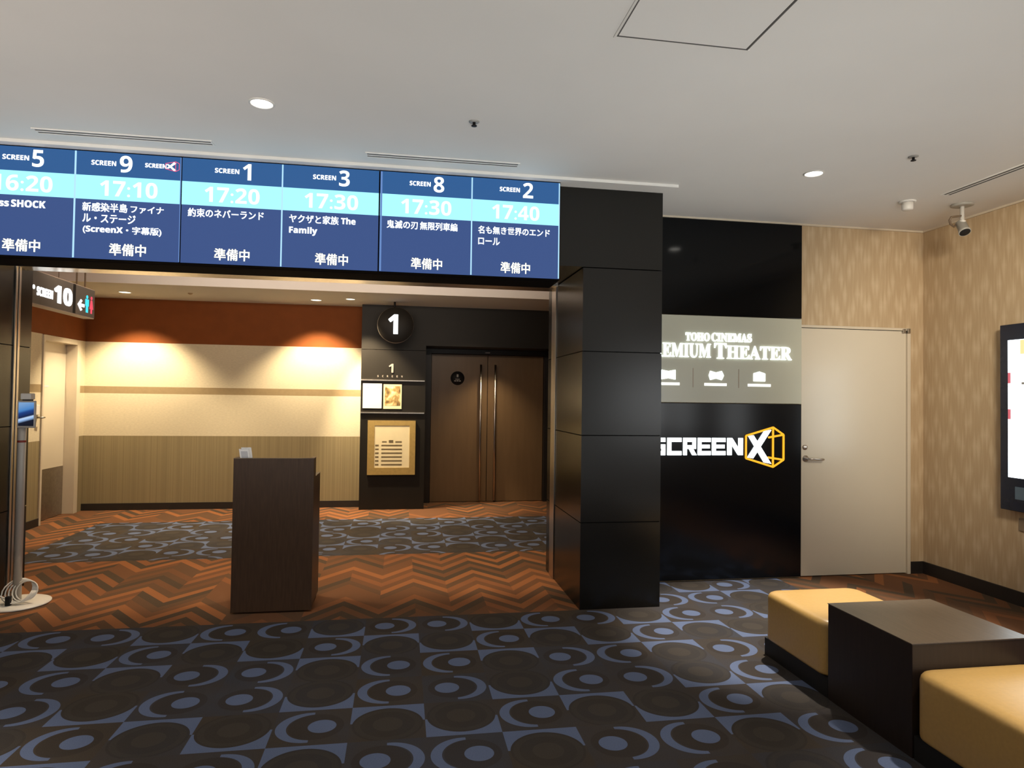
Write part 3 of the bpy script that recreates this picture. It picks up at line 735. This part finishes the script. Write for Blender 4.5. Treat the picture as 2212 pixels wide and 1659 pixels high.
obj('cable', MB().tube([(4.252, 4.48, CZ-0.09), (4.21, 4.475, CZ-0.098), (4.155, 4.47, CZ-0.108), (4.145, 4.475, CZ-0.130), (4.165, 4.49, CZ-0.155), (4.215, 4.51, CZ-0.168), c0+Vector((0, 0, 0))], 0.0085, 8), M['rod'], t)
t = thing('smoke_detector', (3.80, 4.50, CZ), 'small white detector on the ceiling left of the security camera', 'detector')
obj('base', MB().lathe((3.80, 4.50, CZ), ((0.060, 0), (0.060, -0.008), (0.050, -0.011)), seg=24), M['ceil'], t)
obj('head', MB().lathe((3.80, 4.50, CZ), ((0.040, -0.010), (0.040, -0.060), (0.034, -0.068), (0.0, -0.069)), seg=24), M['white'], t)

# ================================================================== WALL SCREEN AT RIGHT
t = thing('digital_poster_display', (4.56, 4.0, 0.71), 'tall portrait display in a navy black frame on the beige right wall', 'display screen')
SXx = 4.52
obj('housing', BX(SXx, 4.5985, 3.55, 4.408, 0.712, 2.110), M['bezel_blue'], t, bevel=0.004)
scn = obj('screen', BX(SXx-0.003, SXx, 3.64, 4.338, 0.960, 1.990), M['e_sign'], t)
obj('orange_patch', BX(SXx-0.0042, SXx-0.003, 3.70, 4.235, 1.88, 1.985), M['e_or'], scn)
for z0, z1 in ((1.665, 1.745), (1.395, 1.470)): obj('red_mark', BX(SXx-0.0042, SXx-0.003, 4.315, 4.337, z0, z1), M['e_rd'], scn)
obj('grey_mark', BX(SXx-0.0042, SXx-0.003, 4.10, 4.225, 1.655, 1.672), M['grey'], scn)
obj('badge', BX(SXx-0.003, SXx, 3.9, 4.282, 0.802, 0.895), M['kiosk_logo'], t)
tag(obj('tan_rectangle', BX(4.588, 4.60, 4.12, 4.32, 0.560, 0.655), M['tanpatch'], bevel=0.003), 'small tan rectangle on the right wall just under the portrait display', 'wall plate')  # thin tan block on the wall below the portrait display

# ================================================================== SEATING
def rrect(cx, cy, hx, hy, r, z, n=7):
    L = []
    for sx_, sy_, a0 in ((1, 1, 0), (-1, 1, 90), (-1, -1, 180), (1, -1, 270)):
        for i in range(n+1):
            a = math.radians(a0 + 90*i/n)
            L.append((cx + sx_*(hx-r) + r*math.cos(a), cy + sy_*(hy-r) + r*math.sin(a), z))
    return L
def ottoman(y0, y1, label):
    x0, x1 = 2.150, 2.750; cx, cy = (x0+x1)/2, (y0+y1)/2; hx, hy = (x1-x0)/2, (y1-y0)/2
    t = thing('ottoman', (cx, cy, 0), label, 'ottoman', 'mustard ottomans')
    obj('plinth', BX(x0+0.012, x1-0.012, y0+0.003, y1-0.003, 0, 0.10), M['black'], t)
    prof = ((0.012, 0.100), (0.002, 0.108), (0, 0.12), (0, 0.345), (0.003, 0.360), (0.010, 0.371), (0.022, 0.378), (0.05, 0.382), (0.12, 0.386), (0.2, 0.388))
    L = [rrect(cx, cy, hx-i, hy-i, max(0.075-i*0.5, 0.03), z) for i, z in prof]
    obj('cushion', MB().loops(L), M['leather'], t)
    return t
ottoman(3.095, 3.695, 'mustard leather ottoman behind the dark cube table, toward the lit sign')
ottoman(1.925, 2.525, 'mustard leather ottoman nearest the viewer, before the dark cube table')
t = thing('cube_table', (2.45, 2.81, 0), 'dark wood cube table standing between the two mustard ottomans', 'table')
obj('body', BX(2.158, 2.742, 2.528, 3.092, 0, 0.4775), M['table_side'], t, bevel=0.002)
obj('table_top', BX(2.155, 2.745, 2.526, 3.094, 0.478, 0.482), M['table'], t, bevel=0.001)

# ================================================================== LECTERN AND LEAFLETS
t = thing('lectern', (-0.86, 5.0, 0), 'dark walnut lectern standing at the corridor entrance', 'lectern')
px0, px1, py0, py1 = -1.126, -0.592, 4.822, 5.20
obj('front_panel', BX(px0, px1, py0, py0+0.022, 0.012, 1.062), M['wood_dark'], t, bevel=0.002)
for sgn in (0, 1):
    xa = px0 if sgn == 0 else px1-0.022
    P = [(py0+0.0225, 0.035), (py1, 0.035), (py1, 0.925), (py0+0.115, 0.925), (py0+0.115, 1.062), (py0+0.0225, 1.062)]
    obj('side_panel', MB().prism([(xa, p[0], p[1]) for p in P], (0.022, 0, 0)), M['wood_dark'], t, bevel=0.0015)
obj('shelf', BX(px0+0.0225, px1-0.0225, py0+0.0225, py1-0.01, 0.885, 0.905), M['wood_dark'], t)
obj('lower_shelf', BX(px0+0.0225, px1-0.0225, py0+0.0225, py1-0.01, 0.06, 0.08), M['wood_dark'], t)
mb = MB(); mb.box(px0-0.001, px1+0.001, py0-0.001, py0+0.0235, 1.0622, 1.066); mb.box(px0-0.001, px0+0.023, py0+0.0235, py0+0.116, 1.0622, 1.066); mb.box(px1-0.023, px1+0.001, py0+0.0235, py0+0.116, 1.0622, 1.066)
mb.box(px0-0.001, px0+0.023, py0+0.117, py1+0.001, 0.9252, 0.929); mb.box(px1-0.023, px1+0.001, py0+0.117, py1+0.001, 0.9252, 0.929)
obj('edge_banding', mb, M['rod'], t)
for x in (px0+0.05, px1-0.028):
    for y in (py0+0.07, py1+0.012):
        c = MB(); c.lathe((x-0.014, y, 0.026), ((0.010, 0), (0.026, 0.003), (0.026, 0.025), (0.010, 0.028)), 'X', 20)
        c.box(x-0.018, x-0.015, y-0.014, y+0.014, 0.02, 0.06); c.box(x+0.015, x+0.018, y-0.014, y+0.014, 0.02, 0.06); c.box(x-0.018, x+0.018, y-0.016, y+0.016, 0.055, 0.0595)
        obj('caster', c, M['white'], t)
t = thing('leaflet_stand', (-1.085, 4.90, 0.905), 'white leaflets in a small upright holder on the lectern, at its left edge', 'leaflets')
def tilt_box(x0, x1, y0, y1, z0, z1, lean, leanx=0.0):
    mb = MB().box(x0, x1, y0, y1, z0, z1)
    for v in mb.bm.verts: k = (v.co.z-z0); v.co.y += k*lean; v.co.x += k*leanx
    return mb
obj('holder', tilt_box(-1.066, -1.000, 4.865, 4.895, 0.9055, 1.05, 0.08, -0.17), M['grey'], t)
obj('leaflet', tilt_box(-1.068, -1.004, 4.860, 4.8645, 0.906, 1.125, 0.08, -0.17), M['papersheet'], t)
obj('leaflet', tilt_box(-1.060, -0.994, 4.8955, 4.900, 0.906, 1.133, 0.08, -0.17), M['papersheet'], t)
obj('leaflet_print', tilt_box(-1.058, -1.014, 4.8592, 4.8599, 0.9061, 1.11, 0.08, -0.17), M['ink_light'], t)

# ================================================================== THERMOMETER STAND
t = thing('temperature_check_stand', (-2.65, 5.24, 0), 'white temperature check stand with a small tablet, beside the left pillar', 'stand')
bx, by = -2.655, 5.245
obj('base', MB().lathe((bx, by, 0), ((0.195, 0), (0.205, 0.006), (0.205, 0.012), (0.19, 0.018), (0.04, 0.022)), seg=48), M['white'], t)
obj('pole', MB().lathe((bx, by, 0), ((0.026, 0.02), (0.026, 1.26), (0.02, 1.27)), seg=24), M['silver'], t)
obj('red_band', MB().lathe((bx, by, 0), ((0.0265, 1.143), (0.0275, 1.145), (0.0275, 1.156), (0.0265, 1.158)), seg=24), M['red'], t)
tb = obj('tablet', BX(-2.662, -2.545, 5.188, 5.206, 1.248, 1.440), M['silver'], t, bevel=0.005)
obj('tablet_screen', BX(-2.652, -2.555, 5.1865, 5.188, 1.262, 1.428), M['tablet'], tb)
obj('bracket', BX(-2.665, -2.60, 5.2065, 5.255, 1.25, 1.43), M['grey'], t, bevel=0.004)
obj('sensor_head', BX(-2.648, -2.580, 5.195, 5.255, 1.448, 1.492), M['white'], t, bevel=0.006)
obj('sensor_neck', BX(-2.640, -2.590, 5.210, 5.250, 1.43, 1.448), M['black'], t)
cb = MB()
for k in range(5):
    r = 0.105 - 0.007*k; cx_, cy_ = bx + 0.015*k - 0.0, by - 0.02; ti = 0.9 + 0.08*k
    pts = []
    for i in range(19):
        a = 2*PI*i/18; pts.append((cx_ + 0.02 + r*math.cos(a)*0.9, cy_ - 0.02 + r*math.sin(a)*math.cos(ti), 0.105 + r*math.sin(a)*math.sin(ti)*0.85))
    cb.tube(pts, 0.0045, 6)
cb.tube([(bx+0.02, by-0.09, 0.04), (bx-0.1, by-0.10, 0.11), (bx-0.165, by-0.13, 0.09), (bx-0.185, by-0.22, 0.03), (bx-0.19, by-0.34, 0.006), (bx-0.18, by-0.5, 0.005)], 0.0045, 6)
obj('power_cable', cb, M['white'], t)
obj('cable_tie', BX(bx-0.02, bx+0.012, by-0.115, by-0.085, 0.022, 0.085), M['black'], t, bevel=0.004)

# ================================================================== CORRIDOR THINGS
t = thing('guide_sign', (-2.99, 6.4, 2.214), 'long box sign hung from the corridor ceiling with a white arrow and restroom figures', 'sign')
obj('box', BX(-3.04, -2.944, 5.84, 7.0, 2.214, 2.495), M['sign_side'], t, bevel=0.003)
obj('face', BX(-2.944, -2.940, 5.845, 6.995, 2.222, 2.487), M['sign_body'], t)
GX = -2.940
obj('face_divider', BX(GX, GX+0.003, 6.568, 6.612, 2.222, 2.487), M['black'], t)
obj('dot', MB().lathe((GX, 5.915, 2.352), ((0.018, 0), (0.018, 0.002)), 'X', 16), M['e_guide'], t)
letters('screen_word', 'SCREEN', 5.962, 6.215, 2.292, 2.366, 0, M['e_guide'], t, 0.03, 0.003, onx=GX)
letters('screen_range', '10', 6.235, 6.552, 2.272, 2.428, 0, M['e_guide'], t, 0.03, 0.003, onx=GX)
ar = MB()
for P in ([(6.655, 2.314), (6.715, 2.368), (6.742, 2.356), (6.695, 2.314), (6.742, 2.272), (6.715, 2.260)], [(6.69, 2.328), (6.785, 2.328), (6.785, 2.300), (6.69, 2.300)]):
    ar.prism([(GX, p[0], p[1]) for p in P], (0.003, 0, 0))
obj('arrow', ar, M['e_guide'], t)
def figure(yc, skirt):
    mb = MB(); mb.lathe((GX, yc, 2.405), ((0.017, 0), (0.017, 0.003)), 'X', 14)
    if skirt: P = [(-.014, 2.384), (.014, 2.384), (.036, 2.30), (.014, 2.30), (.014, 2.258), (-.014, 2.258), (-.014, 2.30), (-.036, 2.30)]
    else: P = [(-.034, 2.384), (.034, 2.384), (.034, 2.32), (.020, 2.32), (.020, 2.258), (-.020, 2.258), (-.020, 2.32), (-.034, 2.32)]
    return mb.prism([(GX, yc+p[0], p[1]) for p in P], (0.003, 0, 0))
obj('man_figure', figure(6.838, False), M['e_cyan'], t); obj('woman_figure', figure(6.927, True), M['e_rose'], t)
for y in (6.413, 6.74, 6.904): obj('hanging_rod', MB().tube([(-2.99, y, 2.49), (-2.99, y, CZ)], 0.0075 if y > 6.5 else 0.003, 8), M['rod'], t)

t = thing('hanging_number_sign', (-0.118, 8.70, 2.73), 'round black sign with a glowing white 1, hung before the theater wall', 'sign')
obj('disc', MB().lathe((-0.085, 8.725, 2.430), ((0.0, -0.04), (0.222, -0.04), (0.228, -0.034), (0.228, 0.034), (0.222, 0.04), (0.0, 0.04)), 'Y', 56, cap=False), M['theater'], t)
obj('rim', MB().lathe((-0.085, 8.725, 2.430), ((0.2285, -0.012), (0.235, -0.01), (0.235, 0.01), (0.2285, 0.012)), 'Y', 56, cap=False), M['steel_dull'], t)
obj('pole', MB().tube([(-0.10, 8.725, 2.655), (-0.10, 8.725, 2.73)], 0.013, 12), M['black'], t)
letters('number', '1', -0.178, -0.055, 2.312, 2.565, 8.685, M['e_one'], t, 0.015, 0.006)

t = thing('screen_number_plaque', (-0.13, 9.05, 1.80), 'satin metal digit 1 over a row of small letters on the black theater wall', 'sign')
letters('digit', '1', -0.170, -0.108, 1.825, 1.945, 9.05, M['plaque'], t, 0.0, 0.010)
for i, c in enumerate('SCREEN'): letters('small_letter', c, -0.318 + i*0.063, -0.300 + i*0.063, 1.765, 1.790, 9.05, M['plaque'], t, 0.0, 0.004)

t = thing('notice_sheet', (-0.38, 9.045, 1.347), 'white printed notice sheet on the black wall, left of the golden poster', 'notice')
obj('sheet', BX(-0.503, -0.255, 9.040, 9.0495, 1.347, 1.678), M['papersheet'], t)
for x0, x1 in ((-0.475, -0.425), (-0.32, -0.275)): obj('print', BX(x0, x1, 9.0388, 9.040, 1.62, 1.645), M['ink_light'], t)
t = thing('movie_poster', (-0.113, 9.045, 1.342), 'small golden film poster on the black wall, right of the white sheet', 'poster')
obj('sheet', BX(-0.233, 0.007, 9.041, 9.0495, 1.342, 1.670), M['cream_sheet'], t)
obj('picture', BX(-0.216, -0.010, 9.0398, 9.041, 1.385, 1.648), M['picture'], t)
t = thing('framed_notice', (-0.115, 9.03, 0.462), 'gold framed cream notice with rows of text on the black wall', 'notice')
mb = MB(); A = (-0.430, 0.198, 0.464, 1.186); B = (-0.340, 0.120, 0.560, 1.120)
mb.box(A[0], B[0], 9.018, 9.0495, A[2], A[3]); mb.box(B[1], A[1], 9.018, 9.0495, A[2], A[3]); mb.box(B[0], B[1], 9.018, 9.0495, A[2], B[2]); mb.box(B[0], B[1], 9.018, 9.0495, B[3], A[3])
obj('frame', mb, M['gold'], t)
sh = obj('sheet', BX(B[0], B[1], 9.0225, 9.0495, B[2], B[3]), M['cream_sheet'], t)
for i in range(6):
    z = 0.855 - i*0.051
    obj('text_row', MB().box(-0.328, -0.283, 9.0215, 9.0225, z-0.010, z+0.010).box(-0.248, 0.022, 9.0215, 9.0225, z-0.009, z+0.009), M['ink'], sh)
mb = MB(); mb.box(-0.240, -0.180, 9.0215, 9.0225, 0.895, 0.911); mb.box(-0.152, -0.094, 9.0215, 9.0225, 0.890, 0.926); mb.box(-0.066, 0.018, 9.0215, 9.0225, 0.893, 0.911)
obj('heading', mb, M['ink'], sh)

t = thing('door_emblem', (0.80, 9.615, 1.685), 'round black emblem on the left leaf of the bronze theater doors', 'sign')
obj('disc', MB().lathe((0.80, 9.6195, 1.785), ((0.100, 0), (0.100, -0.004), (0.0, -0.0045)), 'Y', 40, cap=False), M['black'], t)
mb = MB(); mb.box(0.788, 0.812, 9.613, 9.615, 1.80, 1.84); mb.box(0.768, 0.832, 9.613, 9.615, 1.765, 1.775); mb.box(0.752, 0.782, 9.613, 9.615, 1.738, 1.752); mb.box(0.790, 0.812, 9.613, 9.615, 1.738, 1.756); mb.box(0.820, 0.848, 9.613, 9.615, 1.738, 1.752)
obj('print', mb, M['cam_body'], t)

t = thing('wall_intercom', (-3.99, 8.18, 1.20), 'small white plate with a lever on the cream corridor wall, behind the tablet', 'wall plate')
obj('plate', BX(-4.0, -3.985, 8.135, 8.215, 1.25, 1.36), M['white'], t, bevel=0.003)
obj('lever', MB().tube([(-4.0, 8.19, 1.218), (-3.95, 8.19, 1.218), (-3.945, 8.24, 1.220)], 0.010, 8), M['steel_dull'], t)
